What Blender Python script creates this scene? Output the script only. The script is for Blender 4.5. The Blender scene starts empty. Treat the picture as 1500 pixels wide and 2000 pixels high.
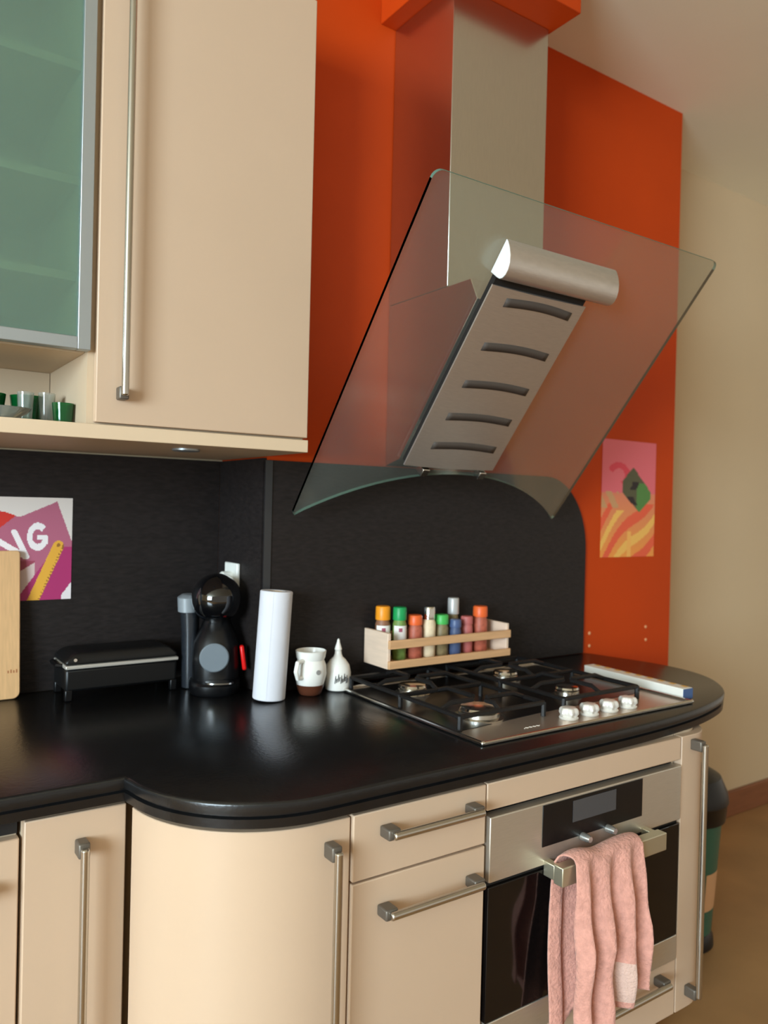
import bpy, math, random
from mathutils import Vector, Matrix
random.seed(7)
S = bpy.context.scene
C = bpy.context.collection
PI = math.pi

# ------------------------------------------------------------------ camera
YAW, PITCH, ROLL, FPX = 0.6025095, -0.0068914, -0.0238656, 1530.0
CAM = Vector((-1.00855, -1.09745, 1.37879))
fwd = Vector((math.sin(YAW)*math.cos(PITCH), math.cos(YAW)*math.cos(PITCH), math.sin(PITCH)))
rgt = Vector((math.cos(YAW), -math.sin(YAW), 0)); dwn = fwd.cross(rgt)
c_, s_ = math.cos(ROLL), math.sin(ROLL)
r2, d2 = rgt*c_ + dwn*s_, dwn*c_ - rgt*s_
cam = bpy.data.objects.new('camera', bpy.data.cameras.new('camera')); C.objects.link(cam)
M = Matrix(((r2.x, -d2.x, -fwd.x, CAM.x), (r2.y, -d2.y, -fwd.y, CAM.y), (r2.z, -d2.z, -fwd.z, CAM.z), (0, 0, 0, 1)))
cam.matrix_world = M
cam.data.sensor_fit = 'VERTICAL'; cam.data.sensor_height = 36; cam.data.sensor_width = 27
cam.data.lens = FPX/2000*36; cam.data.clip_start = 0.02
cam.data.dof.use_dof = True; cam.data.dof.focus_distance = 1.45; cam.data.dof.aperture_fstop = 3.4
S.camera = cam

# ------------------------------------------------------------------ light
S.view_settings.view_transform = 'Standard'; S.view_settings.look = 'None'
S.view_settings.gamma = 1; S.view_settings.use_curve_mapping = False
S.view_settings.exposure = -0.2
W = bpy.data.worlds.new('room_light'); S.world = W; W.use_nodes = True
W.node_tree.nodes['Background'].inputs[0].default_value = (1.0, 0.90, 0.745, 1)
W.node_tree.nodes['Background'].inputs[1].default_value = 0.75
la = bpy.data.lights.new('window_daylight', 'AREA'); la.shape = 'RECTANGLE'; la.size = 2.2; la.size_y = 1.7
la.energy = 530; la.color = (0.70, 0.88, 1.0)
lo = bpy.data.objects.new('window_daylight', la); C.objects.link(lo)
lo.location = (-5.3, -2.7, 1.85)
lo.rotation_euler = (Vector((0.0, 0.35, 1.15))-lo.location).to_track_quat('-Z', 'Y').to_euler()

# ------------------------------------------------------------------ materials
def lin(c):
    return tuple(((x/255)/12.92 if x/255 <= .04045 else ((x/255+.055)/1.055)**2.4) for x in c)
MATS = {}
def mat(name, col, rough=.5, metal=0, noise=None, bump=None, spec=.5, trans=0, coat=0, aniso=0, ior=1.45, alpha=1, sheen=0):
    m = bpy.data.materials.new(name); m.use_nodes = True; MATS[name] = m
    nt = m.node_tree; b = nt.nodes['Principled BSDF']; l = lin(col)
    b.inputs['Base Color'].default_value = (*l, 1); b.inputs['Roughness'].default_value = rough
    b.inputs['Metallic'].default_value = metal; b.inputs['Specular IOR Level'].default_value = spec
    b.inputs['Transmission Weight'].default_value = trans; b.inputs['Coat Weight'].default_value = coat
    b.inputs['IOR'].default_value = ior; b.inputs['Alpha'].default_value = alpha
    b.inputs['Sheen Weight'].default_value = sheen
    tc = nt.nodes.new('ShaderNodeTexCoord')
    def nz(scale, stretch=(1, 1, 1), detail=4, rot=(0, 0, 0)):
        mp = nt.nodes.new('ShaderNodeMapping'); mp.inputs['Scale'].default_value = stretch; mp.inputs['Rotation'].default_value = rot
        n = nt.nodes.new('ShaderNodeTexNoise'); n.inputs['Scale'].default_value = scale; n.inputs['Detail'].default_value = detail
        nt.links.new(tc.outputs['Object'], mp.inputs[0]); nt.links.new(mp.outputs[0], n.inputs['Vector']); return n
    if noise:   # (scale, amount, stretch[, rotation])
        n = nz(noise[0], noise[2] if len(noise) > 2 else (1, 1, 1), rot=noise[3] if len(noise) > 3 else (0, 0, 0))
        r = nt.nodes.new('ShaderNodeValToRGB'); a = noise[1]
        r.color_ramp.elements[0].position = .3; r.color_ramp.elements[1].position = .7
        r.color_ramp.elements[0].color = (*[x*(1-a) for x in l], 1); r.color_ramp.elements[1].color = (*[min(1, x*(1+a)) for x in l], 1)
        nt.links.new(n.outputs[0], r.inputs[0]); nt.links.new(r.outputs[0], b.inputs['Base Color'])
    if bump:    # (scale, strength, stretch[, rotation])
        n = nz(bump[0], bump[2] if len(bump) > 2 else (1, 1, 1), rot=bump[3] if len(bump) > 3 else (0, 0, 0))
        bp = nt.nodes.new('ShaderNodeBump'); bp.inputs['Strength'].default_value = bump[1]; bp.inputs['Distance'].default_value = .01
        nt.links.new(n.outputs[0], bp.inputs['Height']); nt.links.new(bp.outputs[0], b.inputs['Normal'])
    return m
cream = mat('cream_lacquer', (200, 173, 147), .30, noise=(6, .012), spec=.5)
cream_in = mat('cream_board', (200, 178, 150), .5, noise=(5, .02))
orange = mat('orange_paint', (190, 64, 9), .6, spec=.2, noise=(3, .05), bump=(60, .03))
beige = mat('beige_paint', (206, 184, 150), .8, noise=(1.5, .03), bump=(50, .03))
ceil_m = mat('ceiling_paint', (240, 236, 214), .85, noise=(1.2, .03), bump=(40, .03))
floor_m = mat('brown_floor', (160, 122, 78), .5, noise=(4, .12), bump=(30, .03))
skirt_m = mat('skirting_wood', (132, 82, 52), .5, noise=(8, .1, (1, 8, 8)))
slate = mat('black_laminate', (33, 28, 27), .55, noise=(40, .28, (1, 1, 3.5), (0, .45, 0)), bump=(60, .12, (1, 1, 3), (0, .5, 0)), spec=.3)
top_m = mat('black_worktop', (20, 20, 21), .25, noise=(30, .15), bump=(150, .05), spec=.6)
steel = mat('brushed_steel', (204, 196, 188), .36, .8, noise=(40, .05, (1, 20, 1)), bump=(60, .04, (1, 25, 1)))
steel_d = mat('duct_steel', (208, 204, 196), .24, 1, noise=(30, .04, (20, 20, 1)))
steel_l = mat('polished_steel', (214, 212, 208), .16, 1)
fascia_m = mat('oven_steel', (216, 210, 198), .38, .85, noise=(30, .04, (1, 1, 30)))
alu = mat('aluminium_frame', (178, 186, 190), .42, .8)
handle_m = mat('handle_steel', (196, 192, 184), .26, 1)
mount_m = mat('handle_mount_grey', (112, 105, 96), .45, .6)
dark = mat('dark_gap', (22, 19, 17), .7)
blackp = mat('black_plastic', (9, 9, 11), .35)
blackg = mat('black_gloss', (9, 9, 11), .06, coat=1)
iron = mat('cast_iron', (22, 20, 20), .5, bump=(90, .1))
ovenglass = mat('oven_black_glass', (13, 10, 10), .08, spec=.5)
greydisc = mat('grey_plastic', (112, 120, 126), .45)
tankm = mat('smoky_tank', (44, 48, 54), .25, trans=.3)
redp = mat('red_plastic', (220, 22, 20), .3)
white = mat('white_ceramic', (238, 234, 226), .22, noise=(12, .02))
brownc = mat('brown_glaze', (88, 48, 32), .3)
paper = mat('white_paper', (216, 215, 221), .85, noise=(20, .015), bump=(60, .05))
whitep = mat('white_plastic', (240, 240, 232), .35)
pine = mat('pale_pine', (214, 166, 120), .5, noise=(14, .08, (1, 1, 10)))
pine_l = mat('pale_pine_end', (230, 202, 178), .5, noise=(14, .05, (1, 1, 8)))
boardm = mat('beech_board', (217, 172, 122), .5, noise=(18, .08, (10, 1, 1)))
towelm = mat('pink_terry', (208, 150, 134), .95, noise=(70, .12), bump=(150, .45), sheen=.2)
towel_w = mat('pale_terry_patch', (214, 180, 165), .95, noise=(60, .05), bump=(220, .5), sheen=.3)
greenb = mat('green_bin_body', (52, 96, 78), .4)
gcap = mat('green_cap', (22, 150, 82), .4); gcap2 = mat('light_green_cap', (70, 178, 84), .4)
ocap = mat('amber_cap', (238, 150, 30), .4); rcap = mat('orange_cap', (230, 100, 44), .4)
label_w = mat('white_label', (232, 228, 222), .6); label_p = mat('mauve_label_mark', (160, 80, 100), .6)
spice_red = mat('red_spice', (176, 92, 70), .5, noise=(90, .2)); spice_green = mat('green_spice', (112, 140, 70), .5, noise=(90, .3))
spice_cream = mat('cream_spice', (226, 206, 172), .5, noise=(90, .1)); spice_pink = mat('pink_spice', (190, 104, 98), .5, noise=(90, .1))
spice_olive = mat('olive_spice', (128, 112, 78), .5, noise=(90, .25)); spice_blue = mat('blue_label', (70, 84, 118), .5)
spice_brown = mat('brown_spice', (140, 96, 70), .5, noise=(90, .2))
gglass = mat('green_glass', (20, 120, 58), .08, trans=.7)
cglass = mat('clear_glass', (226, 232, 228), .05, trans=.9)
gplate = mat('grey_glass_plate', (138, 130, 118), .2, trans=.3)
bluep = mat('blue_end', (70, 96, 140), .5)
amberp = mat('yellow_print', (226, 176, 92), .5)
screen_m = mat('oven_display', (74, 74, 76), .25)
pull_m = mat('pull_knob', (206, 204, 198), .22, .8)

def frosted(name, col, trans_w, rough):
    m = mat(name, col, rough, trans=trans_w, ior=1.3); return m
frost = frosted('frosted_green_glass', (176, 206, 188), .80, .2)
def hood_glass_mat():
    m = bpy.data.materials.new('hood_glass'); m.use_nodes = True; nt = m.node_tree
    for n in list(nt.nodes): nt.nodes.remove(n)
    o = nt.nodes.new('ShaderNodeOutputMaterial'); mx = nt.nodes.new('ShaderNodeMixShader'); mx2 = nt.nodes.new('ShaderNodeMixShader')
    t = nt.nodes.new('ShaderNodeBsdfTransparent'); t.inputs[0].default_value = (.925, .955, .94, 1)
    g = nt.nodes.new('ShaderNodeBsdfGlossy'); g.inputs[0].default_value = (.95, 1, .97, 1); g.inputs['Roughness'].default_value = .12
    d = nt.nodes.new('ShaderNodeBsdfDiffuse'); d.inputs[0].default_value = (.62, .68, .64, 1)  # pale diffuse share stands in for the hazy room reflection on the glass
    lw = nt.nodes.new('ShaderNodeLayerWeight'); lw.inputs[0].default_value = .25
    mt = nt.nodes.new('ShaderNodeMath'); mt.operation = 'MULTIPLY_ADD'; mt.inputs[1].default_value = .30; mt.inputs[2].default_value = .02
    nt.links.new(lw.outputs['Fresnel'], mt.inputs[0])
    mx2.inputs[0].default_value = .075
    nt.links.new(t.outputs[0], mx2.inputs[1]); nt.links.new(d.outputs[0], mx2.inputs[2])
    nt.links.new(mt.outputs[0], mx.inputs[0]); nt.links.new(mx2.outputs[0], mx.inputs[1]); nt.links.new(g.outputs[0], mx.inputs[2])
    nt.links.new(mx.outputs[0], o.inputs[0]); return m
hoodglass = hood_glass_mat()
hoodedge = mat('glass_edge_green', (120, 156, 140), .4)
def attr_mat(name, rough=.6):
    m = bpy.data.materials.new(name); m.use_nodes = True; nt = m.node_tree; b = nt.nodes['Principled BSDF']
    a = nt.nodes.new('ShaderNodeAttribute'); a.attribute_name = 'print'; nt.links.new(a.outputs['Color'], b.inputs['Base Color'])
    b.inputs['Roughness'].default_value = rough; return m
print_m = attr_mat('printed_paper')

# ------------------------------------------------------------------ mesh helpers
class MB:
    def __init__(s): s.v = []; s.f = []; s.m = []; s.cur = 0
    def add(s, vs, fs):
        o = len(s.v); s.v += [tuple(v) for v in vs]; s.f += [tuple(i+o for i in f) for f in fs]; s.m += [s.cur]*len(fs); return s
    def box(s, a, b):
        (x0, y0, z0), (x1, y1, z1) = a, b
        return s.add([(x0, y0, z0), (x1, y0, z0), (x1, y1, z0), (x0, y1, z0), (x0, y0, z1), (x1, y0, z1), (x1, y1, z1), (x0, y1, z1)],
                     [(0, 3, 2, 1), (4, 5, 6, 7), (0, 1, 5, 4), (1, 2, 6, 5), (2, 3, 7, 6), (3, 0, 4, 7)])
    def tube(s, pts, r, n=10, caps=True, rb=None):
        pts = [Vector(p) for p in pts]; rs = r if isinstance(r, (list, tuple)) else [r]*len(pts); vs = []; fs = []
        up = None
        for i, p in enumerate(pts):
            t = (pts[min(i+1, len(pts)-1)]-pts[max(i-1, 0)]).normalized()
            if up is None: up = Vector((0, 0, 1)) if abs(t.z) < .9 else Vector((1, 0, 0))
            a = (up - t*up.dot(t)).normalized(); b = t.cross(a); up = a
            for k in range(n):
                w = 2*PI*k/n; vs.append(p + a*math.cos(w)*rs[i] + b*math.sin(w)*(rs[i] if rb is None else rb))
        for i in range(len(pts)-1):
            for k in range(n): fs.append((i*n+k, i*n+(k+1) % n, (i+1)*n+(k+1) % n, (i+1)*n+k))
        if caps: fs.append(tuple(range(n-1, -1, -1))); fs.append(tuple((len(pts)-1)*n+k for k in range(n)))
        return s.add(vs, fs)
    def lathe(s, prof, c=(0, 0, 0), n=24, sx=1, sy=1, cap0=True, cap1=True):
        vs = []; fs = []
        for (r, z) in prof:
            for k in range(n):
                w = 2*PI*k/n; vs.append((c[0]+r*sx*math.cos(w), c[1]+r*sy*math.sin(w), c[2]+z))
        for i in range(len(prof)-1):
            for k in range(n): fs.append((i*n+k, i*n+(k+1) % n, (i+1)*n+(k+1) % n, (i+1)*n+k))
        if cap0: fs.append(tuple(range(n-1, -1, -1)))
        if cap1: fs.append(tuple((len(prof)-1)*n+k for k in range(n)))
        return s.add(vs, fs)
    def sphere(s, c, r, n=24, m=14, sx=1, sy=1, sz=1):
        return s.lathe([(r*math.sin(PI*i/m)+1e-5, -r*sz*math.cos(PI*i/m)) for i in range(m+1)], c, n, sx, sy)
    def loft(s, rings):           # rings: lists of equal length closed loops
        n = len(rings[0]); vs = [p for r in rings for p in r]; fs = []
        for i in range(len(rings)-1):
            for k in range(n): fs.append((i*n+k, i*n+(k+1) % n, (i+1)*n+(k+1) % n, (i+1)*n+k))
        fs.append(tuple(range(n-1, -1, -1))); fs.append(tuple((len(rings)-1)*n+k for k in range(n)))
        return s.add(vs, fs)
    def prism(s, poly, z0, z1): return s.loft([[(x, y, z0) for x, y in poly], [(x, y, z1) for x, y in poly]])
    def grid(s, P):               # P[i][j] points
        a = len(P); b = len(P[0]); return s.add([p for r in P for p in r], [(i*b+j, i*b+j+1, (i+1)*b+j+1, (i+1)*b+j) for i in range(a-1) for j in range(b-1)])
    def build(s, name, mats, parent=None, bevel=0, smooth=True, loc=None, angle=35, seg=2):
        me = bpy.data.meshes.new(name); me.from_pydata([tuple(v) for v in s.v], [], s.f)
        if not isinstance(mats, (list, tuple)): mats = [mats]
        for m in mats: me.materials.append(m)
        for p, i in zip(me.polygons, s.m): p.material_index = i
        me.update()
        if smooth:
            me.shade_smooth(); me.set_sharp_from_angle(angle=math.radians(angle))
        o = bpy.data.objects.new(name, me); C.objects.link(o)
        if parent: o.parent = parent
        if loc: o.location = loc
        if bevel:
            b = o.modifiers.new('bevel', 'BEVEL'); b.width = bevel; b.segments = seg; b.limit_method = 'ANGLE'; b.angle_limit = math.radians(40)
        return o
def boxo(name, a, b, m, parent=None, bevel=0): return MB().box(a, b).build(name, m, parent, bevel)
def thing(name, label, cat, loc=(0, 0, 0), rz=0, group=None):
    o = bpy.data.objects.new(name, None); C.objects.link(o); o.empty_display_size = .05
    o.location = loc; o.rotation_euler = (0, 0, rz); tag(o, label, cat, group); return o
def tag(o, label, cat, group=None):
    o['label'] = label; o['category'] = cat
    if group: o['group'] = group
    return o
def struct(o): o['kind'] = 'structure'; return o
def offset(poly, d):              # inset of a counter-clockwise closed polygon by d
    n = len(poly); out = []
    for i in range(n):
        p, a, b = Vector(poly[i]), Vector(poly[i-1]), Vector(poly[(i+1) % n])
        e1 = (p-a).normalized(); e2 = (b-p).normalized()
        n1 = Vector((-e1.y, e1.x)); n2 = Vector((-e2.y, e2.x)); k = (n1+n2)
        k = k/max(.35, 1+n1.dot(n2)); out.append(tuple(p + k*d))
    return out
def spline(pts, n=8):
    out = []
    for i in range(len(pts)-1):
        p0 = pts[max(i-1, 0)]; p1 = pts[i]; p2 = pts[i+1]; p3 = pts[min(i+2, len(pts)-1)]
        for k in range(n):
            t = k/n
            out.append(tuple(.5*((2*b)+(-a+c)*t+(2*a-5*b+4*c-d)*t*t+(-a+3*b-3*c+d)*t**3) for a, b, c, d in zip(p0, p1, p2, p3)))
    out.append(tuple(pts[-1])); return out
def face_print(name, nx, nz, w, h, func, parent=None, mats=print_m, thick=.0008):
    """flat printed sheet in the xz plane, facing -y; func(u,v) -> srgb, u right, v up"""
    vs = [(w*i/nx, 0, h*j/nz) for j in range(nz+1) for i in range(nx+1)]
    fs = [(j*(nx+1)+i, j*(nx+1)+i+1, (j+1)*(nx+1)+i+1, (j+1)*(nx+1)+i) for j in range(nz) for i in range(nx)]
    me = bpy.data.meshes.new(name); me.from_pydata(vs, [], fs); me.materials.append(mats)
    at = me.color_attributes.new('print', 'FLOAT_COLOR', 'CORNER'); k = 0
    for j in range(nz):
        for i in range(nx):
            c = lin(func((i+.5)/nx, (j+.5)/nz))
            for q in range(4): at.data[k].color = (*c, 1); k += 1
    o = bpy.data.objects.new(name, me); C.objects.link(o); o.parent = parent
    sd = o.modifiers.new('thickness', 'SOLIDIFY'); sd.thickness = thick; sd.offset = -1
    return o

# ------------------------------------------------------------------ setting
WY, WL, CZ = .664, .945, 2.835          # chimney breast front, wall behind, ceiling
BX0, BX1 = -.151, 1.48
struct(boxo('floor', (-5.65, -4.6, -.1), (5.2, 1.15, 0), floor_m))
struct(boxo('ceiling', (-5.65, -4.6, CZ), (5.2, 1.15, CZ+.1), ceil_m))
struct(boxo('wall_back', (-5.55, WL, 0), (BX0, WL+.1, CZ), beige))
struct(boxo('wall_right', (BX0, WL, 0), (5.2, WL+.1, CZ), beige))
struct(boxo('wall_chimney', (BX0, WY, 0), (BX1, WL, CZ), orange))
struct(boxo('trim_1', (.155, .315, 2.672), (.547, WY, CZ), orange, bevel=.002))   # boxed-in soffit round the duct
struct(boxo('baseboard_right', (BX1, WL-.018, 0), (5.2, WL, .115), skirt_m, bevel=.004))
# window wall to the left with a real window opening for the daylight
wx = -5.55
Y0, Y1, Z0, Z1 = -3.85, -1.55, .9, 2.7
wl = MB(); wl.box((wx-.1, -4.6, 0), (wx, Y0, CZ)); wl.box((wx-.1, Y1, 0), (wx, 1.045, CZ)); wl.box((wx-.1, Y0, 0), (wx, Y1, Z0)); wl.box((wx-.1, Y0, Z1), (wx, Y1, CZ))
struct(wl.build('wall_left', beige, smooth=False))
wf = MB(); ym_ = (Y0+Y1)/2
for y0, y1 in ((Y0, Y0+.06), (ym_-.03, ym_+.03), (Y1-.06, Y1)): wf.box((wx-.07, y0, Z0), (wx-.01, y1, Z1))
for z0, z1 in ((Z0, Z0+.06), (Z1-.06, Z1)): wf.box((wx-.07, Y0, z0), (wx-.01, Y1, z1))
struct(wf.build('window_1', whitep, bevel=.004))

# ------------------------------------------------------------------ backsplashes
ZT = .91
def xz_panel(poly, y0, y1):      # polygon in xz extruded in y (y0 front)
    return MB().loft([[(x, y1, z) for x, z in poly], [(x, y0, z) for x, z in poly]])
bs = thing('backsplash', 'black slate-look splashback behind the hob with rounded upper right corner', 'backsplash', (.4, WY, ZT))
arc = [(1.008, ZT+.001), (1.008, 1.25)] + [(.82+.188*math.cos(a), 1.25+.236*math.sin(a)) for a in [PI/2*k/14 for k in range(1, 15)]] + [(BX0-.008, 1.487), (BX0-.008, ZT+.001)]
p = xz_panel(arc, WY-.011, WY-.001).build('panel', slate, bs, .0015)
e = boxo('edge_strip', (BX0-.010, WY-.014, ZT+.001), (BX0+.009, WY-.0115, 1.486), mat('strip_grey', (66, 67, 69), .35, .6), bs); e['label'] = 'grey metal corner strip'
bs.location = (0, 0, 0)
b2 = boxo('backsplash', (-3.1, WL-.012, ZT+.001), (BX0-.0112, WL-.001, 1.492), slate); tag(b2, 'black slate-look splashback on the rear wall under the wall cabinets', 'backsplash')
b3 = boxo('backsplash', (BX0-.0105, WY+.001, ZT+.001), (BX0-.001, WL-.0125, 1.492), slate); tag(b3, 'narrow black splashback on the short return wall beside the coffee machine', 'backsplash')

# ------------------------------------------------------------------ worktop
front_c = [(-3.1, .237), (-.612, .237)]
curve = [(-.36-.25*math.cos(a), .243-.252*math.sin(a)) for a in [PI/2*k/16 for k in range(0, 17)]]
curve = [(-.611, .228)] + curve[1:]
right = spline([(-.30, -.009), (.30, -.006), (.62, .010), (.82, .050), (.945, .110), (1.045, .215), (1.085, .33), (1.082, .45), (1.052, .56), (1.022, WY-.002)], 8)
poly = front_c + curve + right + [(BX0-.002, WY-.002), (BX0-.002, WL-.002), (-3.1, WL-.002)]
prof = [(.866, .006), (.868, .003), (.883, .002), (.8855, .0085), (.8888, .0085), (.8912, .001), (.905, 0), (.9085, .0015), (.91, .005)]
wt = MB().loft([[(x, y, z) for x, y in offset(poly, d)] for z, d in prof]).build('worktop', top_m, angle=50)
tag(wt, 'black matt kitchen worktop with grooved edge and curved front over the cream cabinets', 'worktop')

# ------------------------------------------------------------------ handles
def handle(parent, a, b, out=(0, -1, 0), stand=.034, r=.0072, inset=.02):
    """bar handle from a to b (points on the door face), bar stands off along out"""
    a, b, n = Vector(a), Vector(b), Vector(out).normalized(); t = (b-a).normalized(); s = n.cross(t)
    m = MB()
    bb = lambda p, q, w: m.loft([[tuple(c + s*x*w + u) for x, u in ((-1, -t*.0125), (1, -t*.0125), (1, t*.0125), (-1, t*.0125))] for c in (p, q)])
    m.cur = 1
    for q in (a+t*.0, b-t*.0): bb(q+n*.0005, q+n*(stand-.004), .0095)
    m.cur = 0; m.tube([a+n*stand-t*.006, b+n*stand+t*.006], r, 16)
    return m.build('handle', [handle_m, mount_m], parent, .003)

# ------------------------------------------------------------------ base cabinets
ZB, ZD = .215, .860       # bottom / top of doors
def carcass(t, x0, x1, y0, y1, z0=ZB, z1=.865): return boxo('carcass', (x0, y0, z0), (x1, y1, z1), cream_in, t)
# far-left unit (set back, with a dark gap below the worktop)
t = thing('base_cabinet', 'cream base cabinet at the left frame edge, with dark gap under worktop', 'cabinet', (-1.06, .5, 0))
t.location = (0, 0, 0)
carcass(t, -1.36, -.771, .283, .93, ZB, .835)
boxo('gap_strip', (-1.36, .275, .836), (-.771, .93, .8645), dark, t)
d = boxo('door', (-1.36, .262, ZB), (-.7695, .2815, .832), cream, t, .002); handle(d, (-1.30, .262, .765), (-.83, .262, .765))
boxo('plinth', (-1.36, .33, .001), (-.771, .36, ZB-.001), cream_in, t)
# narrow pull-out
t = thing('base_cabinet', 'narrow cream pull-out cabinet with a tall steel bar handle, left of the curved door', 'cabinet')
carcass(t, -.765, -.603, .271, .93)
d = boxo('door', (-.7645, .25, ZB), (-.603, .2705, ZD), cream, t, .002); handle(d, (-.678, .25, .805), (-.678, .25, .29))
boxo('plinth', (-.765, .33, .001), (-.603, .36, ZB-.001), cream_in, t)
# curved unit
t = thing('base_cabinet', 'cream corner cabinet with a bulging curved door and tall bar handle', 'cabinet')
cx, cy, R1 = -.358, .246, .241
arcp = lambda r: [(cx-r*math.cos(a), cy-r*math.sin(a)) for a in [PI/2*(.035+.965*k/20) for k in range(21)]]
outer = arcp(R1) + [(-.3035, cy-R1)]; inner = arcp(R1-.02) + [(-.3035, cy-R1+.02)]
d = MB().prism(outer + inner[::-1], ZB, ZD-.002).build('door', cream, t, .0015)
ins = arcp(R1-.024) + [(-.3035, cy-R1+.024)]
MB().prism(ins + [(-.3035, .65), (-.5965, .65)], ZB, .8645).build('carcass', cream_in, t)
handle(d, (-.345, .0055, .815), (-.345, .0055, .29))
MB().prism(arcp(R1-.08) + [(-.3035, .09), (-.3035, .3), (-.5, .3)], .001, ZB-.001).build('plinth', cream_in, t)
# drawer unit
t = thing('base_cabinet', 'cream drawer cabinet with two horizontal bar handles, left of the oven', 'cabinet')
carcass(t, -.301, -.0035, .021, .65)
d = boxo('drawer', (-.300, 0, .7475), (-.0045, .0205, ZD), cream, t, .002); handle(d, (-.235, 0, .825), (-.045, 0, .825))
d = boxo('drawer', (-.300, 0, ZB), (-.0045, .0205, .7435), cream, t, .002); handle(d, (-.237, 0, .690), (-.040, 0, .690))
boxo('plinth', (-.301, .08, .001), (-.0035, .11, ZB-.001), cream_in, t)
# oven housing
t = thing('base_cabinet', 'cream oven housing with a plain rail above and a drawer below the oven', 'cabinet')
boxo('rail', (-.001, 0, .808), (.5985, .0205, ZD), cream, t, .002)
c = MB(); c.box((-.001, .021, .808), (.5985, .65, .8645)); c.box((-.001, .021, ZB), (.002, .65, .808)); c.box((.5955, .021, ZB), (.5985, .65, .808)); c.box((.002, .021, ZB), (.5955, .65, .33)); c.build('carcass', cream_in, t, smooth=False)
d = boxo('drawer', (-.001, 0, ZB), (.5985, .0205, .343), cream, t, .002); handle(d, (.10, 0, .318), (.53, 0, .318))
boxo('plinth', (-.001, .08, .001), (.5985, .11, ZB-.001), cream_in, t)
# end pull-out with rounded outer corner
t = thing('base_cabinet', 'narrow cream end cabinet with rounded front and long bar handle, right of the oven', 'cabinet')
fr = [(.603, 0)] + [(.655+.115*math.sin(a), .16-.16*math.cos(a)) for a in [PI/2*k/12 for k in range(13)]]
bk = offset(fr + [(.77, .3), (.603, .3)], .02)[:len(fr)]; bk[0] = (.603, .0205)
d = MB().prism(fr + bk[::-1], ZB, ZD).build('door', cream, t, .0015)
MB().prism([(x, y+.001) for x, y in bk] + [(.75, .64), (.603, .64)], ZB, .8645).build('carcass', cream_in, t)
handle(d, (.645, .0015, .838), (.645, .0015, .258))
boxo('plinth', (.603, .12, .001), (.70, .5, ZB-.001), cream_in, t)

# ------------------------------------------------------------------ oven
ov = thing('built_in_oven', 'built-in stainless steel oven with black glass door below the gas hob', 'oven')
boxo('housing', (.004, .022, .335), (.594, .56, .800), dark, ov)
fp = boxo('control_panel', (.003, -.006, .672), (.5945, .021, .7965), fascia_m, ov, .002)
dp = boxo('display_panel', (.142, -.0075, .7095), (.452, -.0062, .7925), blackp, fp, .0005)
dp['label'] = 'black display panel'
boxo('screen', (.228, -.0082, .742), (.362, -.0076, .786), screen_m, fp)
for kx in (.258, .336):
    k = MB(); k.lathe([(.0085, 0), (.0085, .012), (.0065, .02), (.006, .022)], (0, 0, 0), 16); kn = k.build('knob', pull_m, fp, loc=(kx, -.008, .7075)); kn.rotation_euler = (PI/2, 0, 0)
dg = boxo('door', (.003, -.004, .404), (.5945, .021, .6625), ovenglass, ov, .0015); dg['label'] = 'black glass door'
boxo('door_gap', (.004, .004, .6626), (.5935, .021, .6718), dark, ov)
boxo('bottom_strip', (.003, -.005, .3465), (.5945, .021, .4035), fascia_m, dg, .0015)
hb = MB(); hb.box((.147, -.058, .648), (.472, -.034, .686)); hb.box((.149, -.034, .652), (.166, -.0042, .682)); hb.box((.453, -.034, .652), (.470, -.0042, .682)); hb.build('handle', mat('oven_handle_steel', (206, 200, 176), .34, .85), dg, .002)

# ------------------------------------------------------------------ dish towel
def lerp(t, pts):
    for (a, x), (b, y) in zip(pts, pts[1:]):
        if t <= b: return x+(y-x)*max(0, (t-a))/(b-a)
    return pts[-1][1]
NS, NT = 90, 120
L_ = [(0, .176), (.06, .168), (.2, .160), (.32, .154), (.45, .150)]; LB = [(0, .160), (.05, .150), (.2, .143), (.32, .134), (.45, .130)]; RB = [(0, .374), (.2, .345), (.4, .340)]; R_ = [(0, .376), (.06, .372), (.22, .354), (.31, .362), (.45, .366)]
hem = lambda s: lerp(s, [(0, .300), (.08, .30), (.16, .335), (.40, .345), (.50, .335), (.56, .305), (.80, .300), (1, .292)])
rows = []
for j in range(NT+1):
    row = []
    for i in range(NS+1):
        s = i/NS; t = j/NT
        top = .0625 + .0
        if t < .28:                                   # behind the bar, rising
            q = 1-t/.28; dz = q*(lerp(s, [(0, .335), (.25, .33), (.33, .29), (.45, .29), (.6, .335), (1, .335)])); y = -.0205-.006*math.sin(20*s)*min(1, q*3)-.030*max(0, q-.28); z = .687-dz; dd = dz
        elif t < .38:                                 # over the bar
            a = PI*(t-.28)/.10; y = -.0455+.0195*math.cos(a); z = .690+.012*math.sin(a); dd = 0
        else:
            q = (t-.38)/.62; dd = q*hem(s); z = .690-dd
            A = .006+.040*min(1, dd/.16)
            fold = .5-.5*math.cos(2*PI*(3.15*(s**.92)+.12+.12*math.sin(5*dd)))
            y = -.0655 - A*fold - .004*math.sin(40*dd+6*s)*min(1, dd/.1)
        kb = max(0, min(1, (t-.26)/.10)); kb = kb*kb*(3-2*kb)
        xl, xr_ = lerp(dd, LB)*(1-kb)+lerp(dd, L_)*kb, lerp(dd, RB)*(1-kb)+lerp(dd, R_)*kb
        x = xl + (xr_-xl)*(s + .035*math.sin(2*PI*3.2*s)*min(1, dd/.1)) + .003*math.sin(25*dd+3*s)
        z += .004*math.sin(14*s)*(1 if t >= .28 else 0)*min(1, .4+dd*3) + .004*math.sin(3.1*PI*s)
        row.append((x, y, z))
    rows.append(row)
tw = MB().grid(rows).build('dish_towel', [towelm, towel_w], angle=80)
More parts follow.
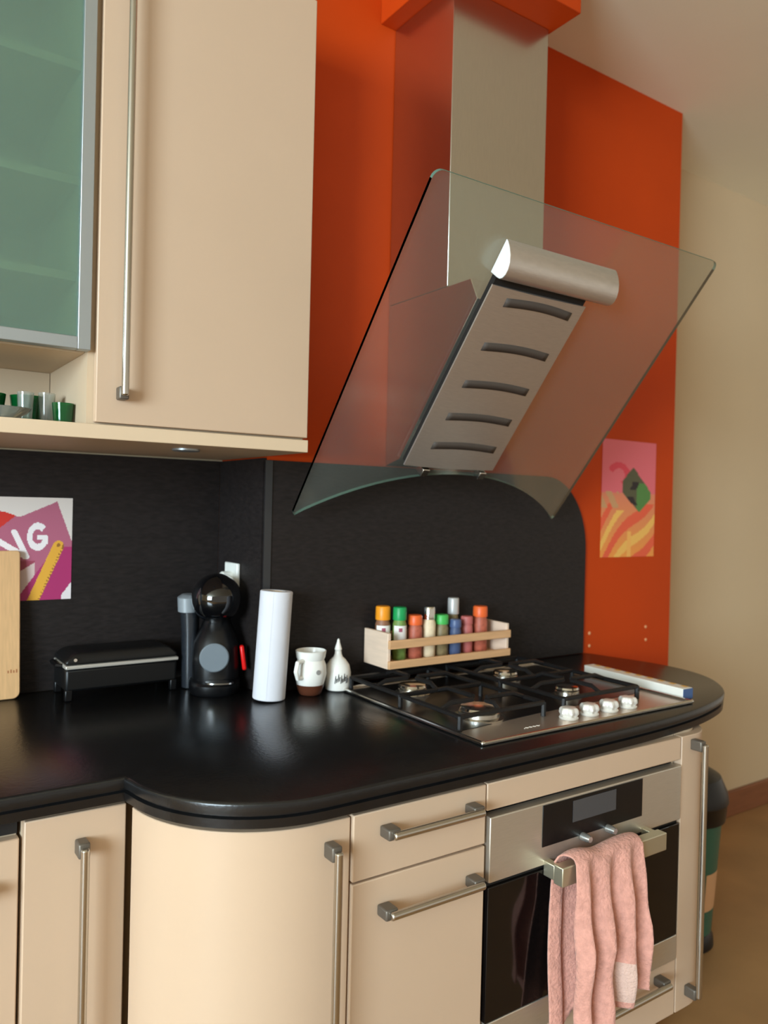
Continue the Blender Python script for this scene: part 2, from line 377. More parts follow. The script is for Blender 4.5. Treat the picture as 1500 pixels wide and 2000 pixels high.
for p_ in tw.data.polygons:
    j, i = divmod(p_.index, NS)
    s = i/NS; t = j/NT
    if t > .38 and .52 < s < .93 and .70 < (t-.38)/.62 < .95: p_.material_index = 1
sd = tw.modifiers.new('thickness', 'SOLIDIFY'); sd.thickness = .0035; sd.offset = 1
tag(tw, 'pink terry dish towel hanging in folds over the oven door handle', 'towel')

# ------------------------------------------------------------------ gas hob
HX0, HX1, HY0, HY1 = .036, .722, .058, .588
hob = thing('gas_hob', 'stainless steel gas hob with black pan supports and four round knobs, set in worktop', 'hob')
pl = MB(); pl.box((HX0+.004, HY0+.004, .9105), (HX1-.004, HY1-.004, .9135))
pl.build('plate', mat('hob_steel', (206, 190, 174), .34, .8, bump=(60, .02, (1, 25, 1))), hob, .001)
bpn = MB(); bpn.prism([(HX0+.014, .150), (.30, .172), (HX1-.06, .186), (HX1-.014, .20), (HX1-.014, HY1-.014), (HX0+.014, HY1-.014)], .9136, .9146); bpn.build('burner_panel', mat('black_enamel', (20, 18, 18), .28), hob)
rim = MB()
for a, b in (((HX0, HY0), (HX1, HY0)), ((HX1, HY0), (HX1, HY1)), ((HX1, HY1), (HX0, HY1)), ((HX0, HY1), (HX0, HY0))):
    rim.tube([(*a, .9152), (*b, .9152)], .0046, 10)
for a in ((HX0, HY0), (HX1, HY0), (HX1, HY1), (HX0, HY1)): rim.sphere((*a, .9158), .0054, 14, 10)
rim.build('rim', steel_l, hob)
BUR = [(.162, .462, .036), (.482, .468, .034), (.165, .215, .046), (.492, .255, .030)]
for x, y, r in BUR:
    b = MB().lathe([(r*1.25, 0), (r*1.25, .004), (r*1.02, .006), (r, .014), (r*.9, .017)], (x, y, .9137), 28).build('burner', steel_d, hob)
    MB().lathe([(r*.96, 0), (r*1.0, .003), (r*.92, .0075), (r*.5, .0095), (.001, .0098)], (x, y, .931), 28).build('burner_cap', steel_l, b)
def pan_support(x0, x1, bs_):
    m = MB(); z = .956; y0, y1 = .150, .575; r = .0056
    fr = [(x0, y0), (x1, y0), (x1, y1), (x0, y1)]
    for a, b in zip(fr, fr[1:]+fr[:1]): m.tube([(*a, z-.012), (*b, z-.012)], r, 6)
    ym = (y0+y1)/2; m.tube([(x0, ym, z-.012), (x1, ym, z-.012)], r, 6)
    for (x, y) in fr + [(x0, ym), (x1, ym)]: m.tube([(x, y, .9138), (x, y, z-.010)], .0058, 6)
    for (bx, by, br) in bs_:
        for k in range(4):
            a = PI/4+k*PI/2 if False else k*PI/2; dx, dy = math.cos(a), math.sin(a)
            L = (x1-bx if dx > .5 else bx-x0 if dx < -.5 else (y1 if by > ym else ym)-by if dy > .5 else by-(ym if by > ym else y0))
            m.tube([(bx+dx*br*.45, by+dy*br*.45, z), (bx+dx*L*.75, by+dy*L*.75, z), (bx+dx*L, by+dy*L, z-.012)], r, 6)
    return m.build('pan_support', iron, hob)
pan_support(.054, .300, [BUR[0], BUR[2]]); pan_support(.366, .630, [BUR[1], BUR[3]])
for kx in (.335, .403, .471, .539):
    k = MB()
    k.lathe([(.021, 0), (.022, .003), (.020, .006)], (0, 0, 0), 20)
    rings = []
    for z, rr in ((.006, .0165), (.013, .0205), (.021, .0195), (.025, .0165), (.0265, .011)):
        rings.append([(rr*(1+.11*math.cos(6*w))*math.cos(w), rr*(1+.11*math.cos(6*w))*math.sin(w), z) for w in [2*PI*i/36 for i in range(36)]])
    k.loft(rings); k.build('knob', mat('knob_satin', (232, 228, 220), .32, .3) if 'knob_satin' not in MATS else MATS['knob_satin'], hob, loc=(kx, .106, .9138))
# faint illegible etched mark on the plate's front left
mk_ = MB(); mk_.tube([(.190+.0055*k, .098+.004*(k % 2), .9137) for k in range(10)], .0009, 6)
mo_ = mk_.build('etched_mark', mat('etched_letters', (226, 220, 210), .5), hob); mo_['label'] = 'faint pale etched mark'

# ------------------------------------------------------------------ extractor hood
hd = thing('cooker_hood', 'slanted glass and stainless steel chimney extractor hood above the gas hob', 'hood')
boxo('duct', (.203, .412, 1.925), (.529, WY-.001, 2.671), steel_d, hd, .0015)
dv = Vector((0, -.63324, .77396)); nv = Vector((0, -.77396, -.63324)); B0 = Vector((0, .60, 1.353))
hp = lambda x, L, off=0: tuple(Vector((x, 0, 0)) + B0 + dv*L + nv*off)
GX0, GX1, GL = -.115, .787, .852
def rc(cxx, cyy, r, a0, a1, n=5): return [(cxx+r*math.cos(a0+(a1-a0)*k/n), cyy+r*math.sin(a0+(a1-a0)*k/n)) for k in range(n+1)]
mid = (GX0+GX1)/2; hw = (GX1-GX0)/2; sag = .152; Rr = (hw*hw+sag*sag)/(2*sag)
barc = [(mid+Rr*math.sin(a), sag-Rr+Rr*math.cos(a)) for a in [math.asin(hw/Rr)*(1-2*k/30) for k in range(31)]]   # right to left
outl = rc(GX1-.02, GL-.02, .02, 0, PI/2) + rc(GX0+.02, GL-.02, .02, PI/2, PI) + [(GX0, .012)] + [(GX0+.006, .003)] + barc[::-1][1:-1] + [(GX1-.006, .003), (GX1, .012)]
g = MB().loft([[hp(x, L, .004) for x, L in outl], [hp(x, L, -.004) for x, L in outl]])
g.m = [1]*len(g.m); g.m[-1] = 0; g.m[-2] = 0
g.build('glass_panel', [hoodglass, hoodedge], hd, angle=30)
# motor body behind the glass
bd = MB(); bd.loft([[hp(x, L, o) for x, L in ((.175, .22), (.405, .22), (.405, .66), (.175, .66))] for o in (-.0045, -.055)]); bd.build('motor_housing', steel, hd, .003)
yz = [(WY-.001, 1.489), (.60, 1.505), (.30, 1.872), (.325, 1.924), (WY-.001, 1.924)]
MB().loft([[(x, y, z) for y, z in yz] for x in (.2035, .5285)]).build('lower_housing', steel_d, hd, .0015, smooth=False)
dv = Vector((0, -.63324, .77396)); nv = Vector((0, -.77396, -.63324)); B0 = Vector((0, .60, 1.353))
hp = lambda x, L, off=0: tuple(Vector((x, 0, 0)) + B0 + dv*L + nv*off)
GX0, GX1, GL = -.115, .787, .852
def rc(cxx, cyy, r, a0, a1, n=5): return [(cxx+r*math.cos(a0+(a1-a0)*k/n), cyy+r*math.sin(a0+(a1-a0)*k/n)) for k in range(n+1)]
mid = (GX0+GX1)/2; hw = (GX1-GX0)/2; sag = .152; Rr = (hw*hw+sag*sag)/(2*sag)
barc = [(mid+Rr*math.sin(a), sag-Rr+Rr*math.cos(a)) for a in [math.asin(hw/Rr)*(1-2*k/30) for k in range(31)]]   # right to left
outl = rc(GX1-.02, GL-.02, .02, 0, PI/2) + rc(GX0+.02, GL-.02, .02, PI/2, PI) + [(GX0, .012)] + [(GX0+.006, .003)] + barc[::-1][1:-1] + [(GX1-.006, .003), (GX1, .012)]
g = MB().loft([[hp(x, L, .004) for x, L in outl], [hp(x, L, -.004) for x, L in outl]])
g.m = [1]*len(g.m); g.m[-1] = 0; g.m[-2] = 0
g.build('glass_panel', [hoodglass, hoodedge], hd, angle=30)
# motor body behind the glass
bd = MB(); bd.loft([[hp(x, L, o) for x, L in ((.175, .22), (.405, .22), (.405, .66), (.175, .66))] for o in (-.0045, -.055)]); bd.build('motor_housing', steel, hd, .003)
cn = MB(); cn.loft([[(.39, .425, 1.926), (.50, .425, 1.926), (.50, .60, 1.926), (.39, .60, 1.926)], [(.30, .30, 1.82), (.40, .30, 1.82), (.40, .42, 1.70), (.30, .42, 1.70)]]); cn.build('air_connector', steel_d, hd)
# filter panel: gently convex sheet in front of the glass
PX0, PX1, P0, P1 = .122, .414, .186, .671
def panel_off(x): u = (x-PX0)/(PX1-PX0); return .0235+.005*math.sin(PI*u)
nxp = 14; xs = [PX0+(PX1-PX0)*k/nxp for k in range(nxp+1)]
pm = MB(); pm.loft([[hp(x, L, panel_off(x)) for x in xs] + [hp(x, L, .0195) for x in xs[::-1]] for L in (P1, P0)])
fpn = pm.build('filter_panel', steel, hd)
boxo_dark = MB(); boxo_dark.loft([[hp(x, L, o) for x, L in ((PX0+.003, P0+.006), (PX1-.006, P0+.006), (PX1-.006, P1+.0188), (PX0+.003, P1+.0188))] for o in (.0192, .0045)]); boxo_dark.build('gap_shade', dark, hd)  # dark block stands in for the shade between panel, glass and lamp bar
for L in (.252, .338, .430, .530, .640):
    sm = MB(); sx = [PX0+.052+(PX1-PX0-.085)*k/nxp for k in range(nxp+1)]
    P = [[hp(x, L+dl+.007*math.sin(PI*k/nxp), panel_off(x)+.0006) for k, x in enumerate(sx)] for dl in (-.0105, .0105)]
    sm.grid(P); so = sm.build('slot', mat('slot_dark', (74, 66, 60), .6) if 'slot_dark' not in MATS else MATS['slot_dark'], fpn)
    mo = so.modifiers.new('thickness', 'SOLIDIFY'); mo.thickness = .0006; mo.offset = 0
# rounded lamp bar across the panel's top
lb = MB(); prf = [(.690, .0045), (.690, .030), (.6915, .040), (.697, .047), (.706, .051), (.718, .051), (.732, .046), (.745, .037), (.756, .025), (.764, .012), (.766, .0045)]
lb.loft([[hp(x, L, o) for L, o in prf] for x in (.116, .462)])
lb.m[-1] = 1; lb.m[-2] = 1
lb.build('lamp_bar', [steel, mat('bar_end_cap', (225, 232, 232), .3)], hd, .002, angle=50)
for x in (.193, .382):
    c = MB(); c.loft([[hp(xx, L, o) for xx, L in ((x-.011, .158), (x+.011, .158), (x+.011, .180), (x-.011, .180))] for o in (.030, .0042)]); c.build('clip', steel_l, hd, .002)

# ------------------------------------------------------------------ wall cabinets
UY = .47
t = thing('wall_cabinet', 'tall cream wall cabinet with a full-height door and long steel bar handle', 'cabinet')
boxo('carcass', (-.6300, UY+.001, 1.5255), (-.1585, WL-.001, 2.512), cream_in, t)
d = boxo('door', (-.6175, UY-.019, 1.528), (-.1565, UY, 2.506), cream, t, .002)
d.location.y = .019*0 + .0; handle(d, (-.571, UY-.019, 1.585), (-.571, UY-.019, 2.44), stand=.03)
t = thing('wall_cabinet', 'wall cabinet with frosted green glass door in an aluminium frame, above open niche', 'cabinet')
c = MB(); X0, X1 = -1.26, -.6305
for a, b in (((X0, UY+.022, 1.6625), (X0+.016, WL-.001, 2.512)), ((X1-.016, UY+.022, 1.6625), (X1, WL-.001, 2.512)), ((X0+.016, UY+.022, 1.6625), (X1-.016, WL-.001, 1.6785)), ((X0+.016, UY+.022, 2.496), (X1-.016, WL-.001, 2.512)), ((X0+.016, WL-.012, 1.6785), (X1-.016, WL-.001, 2.496))): c.box(a, b)
c.build('carcass', cream_in, t, smooth=False)
boxo('niche_back', (X0, .80, 1.5265), (X1-.001, .812, 1.662), cream_in, t)
for z in (1.985, 2.205, 1.80): boxo('shelf', (X0+.017, UY+.026, z), (X1-.017, WL-.013, z+.016), cream_in, t)
fx0, fx1, fz0, fz1, fw = -1.255, -.6285, 1.662, 2.506, .024
f_ = MB(); f_.box((fx0, UY-.019, fz0), (fx0+fw, UY+.002, fz1)); f_.box((fx1-fw, UY-.019, fz0), (fx1, UY+.002, fz1)); f_.box((fx0+fw, UY-.019, fz0), (fx1-fw, UY+.002, fz0+fw)); f_.box((fx0+fw, UY-.019, fz1-fw), (fx1-fw, UY+.002, fz1))
fr_ = f_.build('door_frame', alu, t, .0015)
gl = boxo('glass_pane', (fx0+fw-.003, UY-.012, fz0+fw-.003), (fx1-fw+.003, UY-.006, fz1-fw+.003), frost, fr_); gl['label'] = 'frosted green glass'
pb = thing('pelmet_board', 'long pale cream board running along the bottom of the wall cabinets', 'board')
boxo('board', (-1.40, UY-.021, 1.4955), (-.1555, WL-.013, 1.5235), mat('pelmet_lacquer', (214, 190, 160), .45, noise=(6, .015)), pb, .0015)
lp = MB().lathe([(.030, 0), (.030, .004), (.026, .0055), (.001, .0056)], (0, 0, 0), 24).build('spotlight', alu, pb, loc=(-.39, .58, 1.4954)); lp.rotation_euler = (PI, 0, 0)

# glassware in the niche
ZN = 1.5238
def tumbler(x, y, z, r, h, m, label, group=None, tilt=None):
    o = MB().lathe([(r*.8, 0), (r, h), (r*.93, h), (r*.73, .006)], (0, 0, 0), 20, cap0=True, cap1=True).build('tumbler', m, loc=(x, y, z)); tag(o, label, 'glass', group)
    if tilt: o.rotation_euler = tilt
    return o
tumbler(-.770, .690, ZN+.0105, .033, .058, gglass, 'green glass tumbler standing on a grey plate in the niche, leftmost')
tumbler(-.698, .690, ZN+.0105, .033, .058, gglass, 'green glass tumbler on the grey plate, second green one from left')
tumbler(-.652, .565, ZN+.0002, .021, .046, gglass, 'small green glass at the right end of the niche beside the cabinet side')
tumbler(-.668, .640, ZN+.0105, .017, .062, cglass, 'clear narrow shot glass behind the small green glass in the niche')
tumbler(-.712, .620, ZN+.0105, .016, .058, cglass, 'clear narrow shot glass in the middle of the niche plate')
o = MB().lathe([(.05, 0), (.093, .006), (.095, .010), (.088, .0102)], (0, 0, 0), 32, 1.15, 1).build('plate', gplate, loc=(-.735, .665, ZN+.0002)); tag(o, 'flat grey glass plate under the tumblers in the open niche', 'plate')
o = MB().lathe([(.02, 0), (.040, .016), (.046, .026), (.043, .026), (.018, .004)], (0, 0, 0), 24, 1.3, .8).build('glass_bowl', cglass, loc=(-.775, .535, ZN+.0002)); tag(o, 'small shallow clear glass dish at the front left of the niche', 'bowl')

# ------------------------------------------------------------------ poster, board, postcard
def seg(px, py, ax, ay, bx, by):
    vx, vy = bx-ax, by-ay; t = max(0, min(1, ((px-ax)*vx+(py-ay)*vy)/(vx*vx+vy*vy))); return math.hypot(px-ax-t*vx, py-ay-t*vy), t
def poster(u, v):
    px = -60+195*u; py = 1176-202*v
    top = 1003+(px)*.31 if px < 32 else 1013-(px-32)*.44
    if px > 104: top = 981+(px-104)*2.6
    col = (222, 212, 204) if py < top else (178, 98, 122)
    if px < 32 and 1003 < py < 1030-px*.8 and py > 1002+px*.33: col = (206, 48, 40)
    if py >= top:
        ln = 1162-(px-34)*1.0
        if py > 1098 and px < 62: col = (214, 190, 184) if py > 1115-(px-40)*.6 else (160, 70, 90)
        if py > 1165-(px-34)*1.35 and px > 30 and py > 1072: col = (172, 46, 104)
        dd = min(seg(px, py, 22, 1042, 46, 1090)[0], seg(px, py, -20, 1052, 44, 1090)[0], seg(px, py, -22, 1056, -2, 1104)[0])
        if dd < 5.5: col = (240, 232, 232)
        r = math.hypot((px-67)/1.0, (py-1051)/1.35); a = math.degrees(math.atan2(-(py-1051), px-67))
        if 10.5 < r < 20.5 and not (-12 < a < 52): col = (240, 232, 232)
        if abs(py-1053) < 4.5 and 66 < px < 86: col = (240, 232, 232)
        if 77 < px < 87 and 1050 < py < 1066: col = (240, 232, 232)
        d_, tt = seg(px, py, 108, 1070, 56, 1186)
        if d_ < 11: col = (228, 168, 58)
        if d_ < 11 and (int(tt*60) % 3 == 0) and (px-108)*(1186-1070)-(py-1070)*(56-108) > 7*127 : col = (150, 96, 40)
        if math.hypot(px-108, py-1068) < 3.5: col = (150, 100, 40)
    if px > 116 and py > 1172-(px-112)*1.3 and py > 1140: col = (232, 222, 224)
    return col
ps = thing('poster', 'mauve and white paper poster with white letters and a yellow ruler, on black splashback', 'poster', (-.772, WL-.0135, 1.133))
face_print('sheet', 110, 112, .226, .248, poster, ps)
cb = thing('cutting_board', 'pale beech wooden cutting board leaning on splashback at the left edge', 'cutting board', (-.80, .884, ZT+.001))
bp_ = [(x, z) for x, z in rc(.135-.016, .016, .016, -PI/2, 0) + rc(.135-.008, .345-.008, .008, 0, PI/2) + rc(-.135+.008, .345-.008, .008, PI/2, PI) + rc(-.135+.016, .016, .016, PI, 1.5*PI)]
bo = MB().loft([[(x, .016, z) for x, z in bp_], [(x, 0, z) for x, z in bp_]]).build('board', boardm, cb, .002)
bo.rotation_euler = (-math.radians(5.5), 0, 0)
mk = MB()
for k in range(4): mk.box((.108+.006*k, -.0006, .060), (.1105+.006*k, -.0001, .066+.002*(k % 2)))
mk_o = mk.build('maker_mark', mat('burnt_mark', (176, 112, 70), .6), bo, smooth=False)

def postcard(u, v):
    t = v
    if t > .55: c = (222, 104, 114)
    else:
        k = t/.55; c = tuple(a+(b-a)*k for a, b in zip((236, 150, 66), (218, 128, 96)))
    st = math.sin(9*(u*1.3-t*1.9)+1.3*math.sin(5*u))
    if t < .46 and st > .62: c = (228, 92, 60)
    if t < .40 and st < -.75: c = (238, 184, 92)
    if .40 < u < .60 and t < .22 and math.sin(40*u) > .2: c = (240, 176, 90)
    r = math.hypot((u-.30)*1.0, (t-.70)*1.9)
    if .11 < r < .21 and t > .66-.5*(u-.3): c = (216, 64, 80)
    if u < .30 and .42 < t < .56 and math.sin(30*(u+t)) > -.2: c = (200, 150, 104)
    # dark green folded shape
    a = u-.55; b = t-.585
    if (-.18 < a < .36) and abs(b)*1.0 < .19 and (b < .19-.53*abs(a-.02)*1.15) and (b > -.20+.55*abs(a-.14)):
        c = (80, 128, 62) if a > .10 and b < .06 else (84, 82, 56)
        if abs(a-.02-.05*math.sin(28*b)) < .06 and -.17 < b < .07 and math.sin(46*b) > -.1: c = (36, 26, 28)
    return c
pc = thing('picture_card', 'pink and orange picture card with dark green shape taped to the orange wall', 'picture', (1.090, WY-.0015, 1.2245), )
face_print('card', 56, 100, .286, .402, postcard, pc)

# screw caps on the orange wall
for k, (x, z, lb_) in enumerate(((1.047, .972, 'upper'), (1.048, .930, 'lower'), (1.343, .974, 'upper'), (1.345, .928, 'lower'))):
    o = MB().lathe([(.0055, 0), (.0055, .002), (.003, .0035), (.0005, .0036)], (0, 0, 0), 14).build('screw_cap', mat('pale_plug', (226, 160, 110), .5) if 'pale_plug' not in MATS else MATS['pale_plug'], loc=(x, WY-.0002, z)); o.rotation_euler = (PI/2, 0, 0)
    tag(o, '%s pale screw plug in the orange wall %s' % (lb_, 'next to the splashback edge' if k < 2 else 'near the wall corner'), 'screw')

# ------------------------------------------------------------------ socket on the return wall
so = thing('wall_socket', 'white socket with plug on the short return wall behind the coffee machine', 'socket', (0, 0, 0))
boxo('plate', (BX0-.0205, .785, 1.145), (BX0-.0107, .865, 1.222), whitep, so, .003)
pg = MB().lathe([(.020, 0), (.020, .024), (.014, .032), (.006, .034)], (0, 0, 0), 18).build('plug', whitep, so, .001, loc=(BX0-.0207, .822, 1.18)); pg.rotation_euler = (0, -PI/2, 0)

# ------------------------------------------------------------------ coffee machine
cm = thing('coffee_machine', 'black rounded capsule coffee machine with a red lever and grey disc', 'coffee machine', (-.239, .752, ZT+.0003), -.40)
def ell(cx0, cy0, a, b, z, n=32, p=2.4):
    return [(cx0+a*abs(math.cos(w))**(2/p)*(1 if math.cos(w) >= 0 else -1), cy0+b*abs(math.sin(w))**(2/p)*(1 if math.sin(w) >= 0 else -1), z) for w in [2*PI*k/n for k in range(n)]]
MB().loft([ell(0, 0, .060, .080, 0), ell(0, 0, .063, .083, .006), ell(0, 0, .063, .083, .024), ell(0, 0, .060, .078, .030)]).build('base', blackp, cm)
MB().loft([ell(.002, .012, .058, .060, .030), ell(.002, .010, .059, .062, .07), ell(.002, .012, .056, .058, .12), ell(.002, .022, .040, .046, .155), ell(.002, .030, .032, .040, .175), ell(.002, .032, .034, .042, .20)]).build('body', blackp, cm)
MB().sphere((0, -.004, .230), .062, 36, 22, 1, 1.08, 1).build('head', blackg, cm)
MB().tube([(0, -.038, .182), (0, -.034, .20)], [.013, .02], 16).build('nozzle', blackp, cm)
ds = MB().lathe([(.033, 0), (.0355, .003), (.0355, .008), (.033, .010)], (0, 0, 0), 36).build('cup_disc', greydisc, cm, loc=(-.002, -.049, .091)); ds.rotation_euler = (PI/2+.06, 0, 0); ds['label'] = 'grey round disc'
MB().loft([ell(.012, -.066, .034, .018, .0302), ell(.012, -.066, .034, .018, .034)]).build('drip_tray', steel_l, cm)
lv = MB(); lv.box((.062, -.03, .044), (.073, -.010, .106)); lvo = lv.build('lever', redp, cm, .004); lvo.rotation_euler = (0, -.14, 0); lvo.location = (.012, 0, 0); lvo['label'] = 'red lever'
MB().loft([ell(-.062, .052, .022, .040, .002), ell(-.064, .052, .022, .040, .14), ell(-.066, .055, .024, .042, .19)]).build('water_tank', tankm, cm)
MB().loft([ell(-.070, .058, .026, .042, .1905), ell(-.072, .060, .026, .040, .225), ell(-.070, .06, .018, .03, .232)]).build('tank_lid', mat('tank_lid_grey', (136, 142, 146), .4), cm)

# ------------------------------------------------------------------ contact grill
gr = thing('contact_grill', 'low black contact grill with a pale silver trim line, standing beside the coffee machine', 'grill', (-.452, .8605, ZT+.0003))
grillm = mat('grill_black', (11, 11, 12), .42)
W2, D2 = .132, .062
for sx in (-1, 1):
    for sy in (-1, 1): MB().box((sx*W2-.016 if sx > 0 else sx*W2, sy*D2-.016 if sy > 0 else sy*D2, 0), (sx*W2 if sx > 0 else sx*W2+.016, sy*D2 if sy > 0 else sy*D2+.016, .026)).build('foot', blackp, gr, .002)
MB().box((-W2, -D2, .022), (W2, D2, .074)).build('base', grillm, gr, .006)
MB().loft([[(x*W2*k, y*D2*k, z) for x, y in ((-1, -1), (1, -1), (1, 1), (-1, 1))] for z, k in ((.0835, 1), (.092, 1), (.105, .90), (.110, .80))]).build('lid', grillm, gr, .004)
tr = boxo('trim_bar', (-W2-.001, -D2-.005, .0745), (W2+.002, D2-.002, .083), mat('silver_trim', (206, 200, 190), .35, .5), gr, .002); tr['label'] = 'pale silver trim'
hg = MB(); hg.tube([(-W2-.001, -.03, .078), (-W2-.012, -.03, .080), (-W2-.012, .03, .080), (-W2-.001, .03, .078)], .005, 8); hg.build('hinge', blackp, gr)
MB().tube([(-W2+.02, -D2+.006, .094), (-W2+.02, -D2-.006, .096)], .004, 8).build('latch', steel_l, gr)

# ------------------------------------------------------------------ paper roll, pot, shaker
pr = thing('kitchen_roll', 'plain white paper roll standing upright and slightly tilted on the worktop', 'paper roll', (-.163, .622, ZT+.0022)); pr.rotation_euler = (0, math.radians(3.3), 0)
pr.location = (-.164, .600, ZT+.0024)
ro = MB(); n = 40; prof_ = [(.0375, 0), (.039, .002), (.039, .256), (.0375, .258), (.021, .258), (.020, .256), (.020, .004)]
ro.lathe(prof_, (0, 0, 0), n); ro.build('paper', paper, pr)
MB().lathe([(.0198, .003), (.0198, .257), (.0185, .257), (.0185, .003)], (0, 0, 0), 28, cap0=False, cap1=False).build('core', mat('card_core', (190, 160, 124), .8), pr)
fl = MB().grid([[(.0395*math.cos(a), .0395*math.sin(a), z) for a in [-2.55+.12*k for k in range(4)]] for z in (.002, .256)]); fo_ = fl.build('loose_end', paper, pr)
po = thing('milk_jug', 'small white glazed jug with a brown base, right of the paper roll', 'jug', (-.052, .598, ZT+.0003))
MB().lathe([(.024, .0125), (.034, .026), (.040, .052), (.038, .074), (.033, .086), (.036, .092), (.0385, .108), (.0365, .109), (.031, .092), (.033, .080), (.034, .05), (.02, .024)], (0, 0, 0), 32).build('body', white, po)
MB().lathe([(.024, 0), (.027, .002), (.031, .012), (.0352, .0262), (.024, .0128)], (0, 0, 0), 32).build('base', brownc, po)
MB().tube([(-.030, -.015, .088), (-.052, -.028, .086), (-.058, -.032, .066), (-.050, -.027, .048), (-.034, -.018, .046)], .0055, 10).build('handle', white, po)
MB().tube([(0, -.0385, .060), (0, -.0405, .060)], .006, 12).build('motif', mat('grey_motif', (150, 146, 142), .4), po)
sh = thing('shaker', 'white porcelain shaker with a pointed knob and grey lettering, left of the hob', 'shaker', (.032, .606, ZT+.0003))
MB().lathe([(.026, 0), (.031, .003), (.0335, .015), (.0335, .045), (.029, .064), (.019, .078), (.012, .084), (.009, .092), (.0085, .098)], (0, 0, 0), 32).build('body', white, sh)
MB().lathe([(.0075, .0981), (.0095, .103), (.0075, .110), (.0045, .119), (.003, .127), (.0005, .130)], (0, 0, 0), 20, cap0=True).build('knob', white, sh)
scr = MB(); random.seed(3)
for k in range(5):
    a = -PI/2-.75+.22*k; b = a+.12; z = .030+.004*(k % 2); rr = .0339
    scr.tube([(rr*math.cos(a), rr*math.sin(a), z-.008), (rr*math.cos(a+.06), rr*math.sin(a+.06), z+.012), (rr*math.cos(b), rr*math.sin(b), z-.006), (rr*math.cos(b+.05), rr*math.sin(b+.05), z+.004)], .0013, 6)
scr.build('lettering', mat('grey_script', (90, 88, 86), .5), sh)

# ------------------------------------------------------------------ spice rack and jars
RY0, RY1, RX0, RX1, RZ = .532, WY-.0125, .140, .562, .962
rk = thing('spice_rack', 'pale pine spice rack with two front rails hanging on the black splashback', 'rack')
boxo('bottom', (RX0+.010, RY0+.009, RZ), (RX1-.010, RY1, RZ+.010), pine, rk, .001)
for x0, x1 in ((RX0, RX0+.0098), (RX1-.0098, RX1)): boxo('side_panel', (x0, RY0+.009, RZ), (x1, RY1, RZ+.092), pine_l, rk, .0015)
boxo('front_rail', (RX0, RY0, RZ+.001), (RX1, RY0+.0088, RZ+.021), pine, rk, .0015)
boxo('front_rail', (RX0, RY0, RZ+.052), (RX1, RY0+.0088, RZ+.074), pine, rk, .0015)
boxo('back_rail', (RX0+.010, RY1-.008, RZ+.055), (RX1-.010, RY1, RZ+.078), pine, rk, .001)
def jar(x, y, h, r, content, cap, label, name='spice_jar', capr=1.0, lab=None, caph=.03):
    o = thing(name, label, 'jar', (x, y, RZ+.0103), 0)
    hb_ = h-caph
    MB().lathe([(r*.9, 0), (r, .003), (r, hb_-.012), (r*.82, hb_)], (0, 0, 0), 20).build('jar_body', content, o)
    cr = r*.98*capr
    MB().lathe([(cr, hb_+.0002), (cr*1.02, hb_+.003), (cr, h-.003), (cr*.9, h), (.001, h+.0003)], (0, 0, 0), 20).build('cap', cap, o)
    if lab:
        m = MB(); z0, z1 = hb_*.34, hb_-.014
        m.grid([[((r+.0005)*math.cos(a), (r+.0005)*math.sin(a), z) for a in [-PI*.98+k*PI*.94/14 for k in range(15)]] for z in (z0, z1)])
        m.build('label', lab, o)
        if lab is label_w:
            m2 = MB(); m2.grid([[((r+.0009)*math.cos(a), (r+.0009)*math.sin(a), z) for a in [-2.28+k*.5/5 for k in range(6)]] for z in (z1-.016, z1-.006)]); m2.build('label_mark', label_p, o)
    return o
JY = .594
jar(0.1753, 0.617, .142, .020, spice_brown, ocap, 'spice jar with amber cap and white label at the left end of the rack', lab=label_w, caph=.036)
jar(0.2141, 0.594, .140, .0185, spice_green, gcap, 'spice jar with dark green cap, second from left in the rack', lab=label_w, caph=.034)
jar(0.2653, 0.594, .116, .020, spice_red, rcap, 'short spice jar with orange cap, third from left in the rack', caph=.026)
jar(0.3126, 0.594, .136, .019, spice_cream, steel_l, 'spice grinder jar of cream contents with a silver top, middle of the rack', name='spice_grinder', capr=.9, caph=.034)
jar(0.3575, 0.594, .112, .0195, spice_olive, gcap2, 'short spice jar with light green cap right of the silver grinder', caph=.026, lab=None)
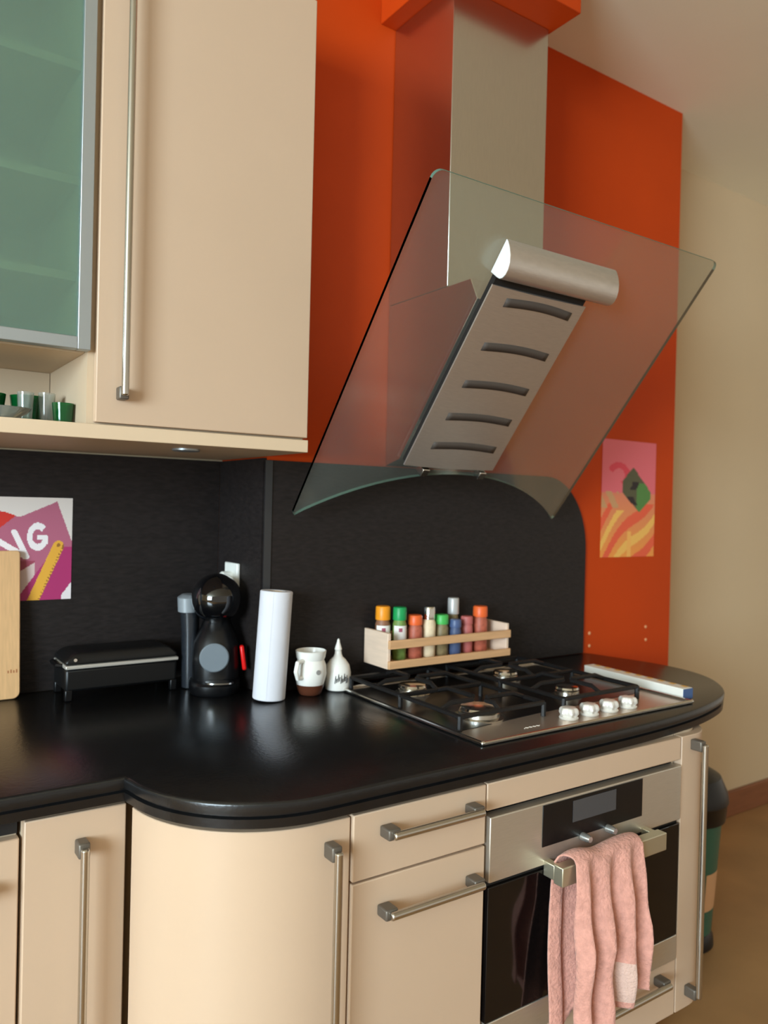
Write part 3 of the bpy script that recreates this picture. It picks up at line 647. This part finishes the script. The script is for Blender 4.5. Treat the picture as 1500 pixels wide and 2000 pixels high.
jar(0.3955, 0.580, .098, .0165, spice_blue, mat('navy_cap', (74, 92, 132), .4), 'short jar with blue cap in front of the tall grey shaker', caph=.022)
jar(0.4229, 0.624, .152, .0155, spice_olive, mat('grey_white_cap', (188, 186, 184), .35, .2), 'tall jar with grey-white cap standing behind the blue-capped jar', capr=1.05, caph=.046)
jar(0.4487, 0.594, .102, .0175, spice_pink, mat('dusty_red_cap', (186, 100, 96), .5), 'short jar with dusty red cap left of the last orange-capped jar', caph=.022)
jar(0.4988, 0.594, .128, .021, spice_red, rcap, 'spice jar with orange cap at the right end of the rack', caph=.030)

# ------------------------------------------------------------------ foil box beside the hob
fb = thing('foil_box', 'long white and yellow foil box with a blue end, right of the hob knobs', 'box', (.7585, .255, ZT+.0003), math.radians(-2))
boxo('carton', (-.019, -.165, 0), (.019, .165, .028), mat('foil_carton', (236, 232, 222), .45), fb, .0015)
boxo('end_flap', (-.0185, -.1665, .001), (.0185, -.1652, .027), bluep, fb)
pm0 = MB().box((.004, -.155, .0281), (.018, -.138, .0284)).build('printed_patch', amberp, fb, smooth=False)
for k in range(1, 9):
    q = pm0.copy(); C.objects.link(q); q.parent = fb; q.location = (0, .036*k, 0)

# ------------------------------------------------------------------ pedal bin
bn = thing('pedal_bin', 'dark green waste bin with a black domed lid beyond the end cabinet', 'bin', (1.245, .44, .0003))
MB().lathe([(.098, .045), (.104, .05), (.127, .405)], (0, 0, 0), 36).build('body', greenb, bn)
MB().lathe([(.108, 0), (.112, .004), (.110, .030), (.100, .0448)], (0, 0, 0), 36).build('base', blackp, bn)
MB().lathe([(.128, .4053), (.138, .407), (.143, .46), (.147, .465), (.144, .49), (.122, .54), (.07, .57), (.001, .575)], (0, 0, 0), 36).build('lid', blackp, bn)
m = MB(); m.grid([[((.1046+.023*(z-.05)/.355)*math.cos(a), (.1046+.023*(z-.05)/.355)*math.sin(a), z) for a in [-1.75+.17*k for k in range(6)]] for z in (.13, .25)])
m.build('sticker', mat('beige_sticker', (206, 160, 118), .6), bn)
bpy.context.view_layer.update()
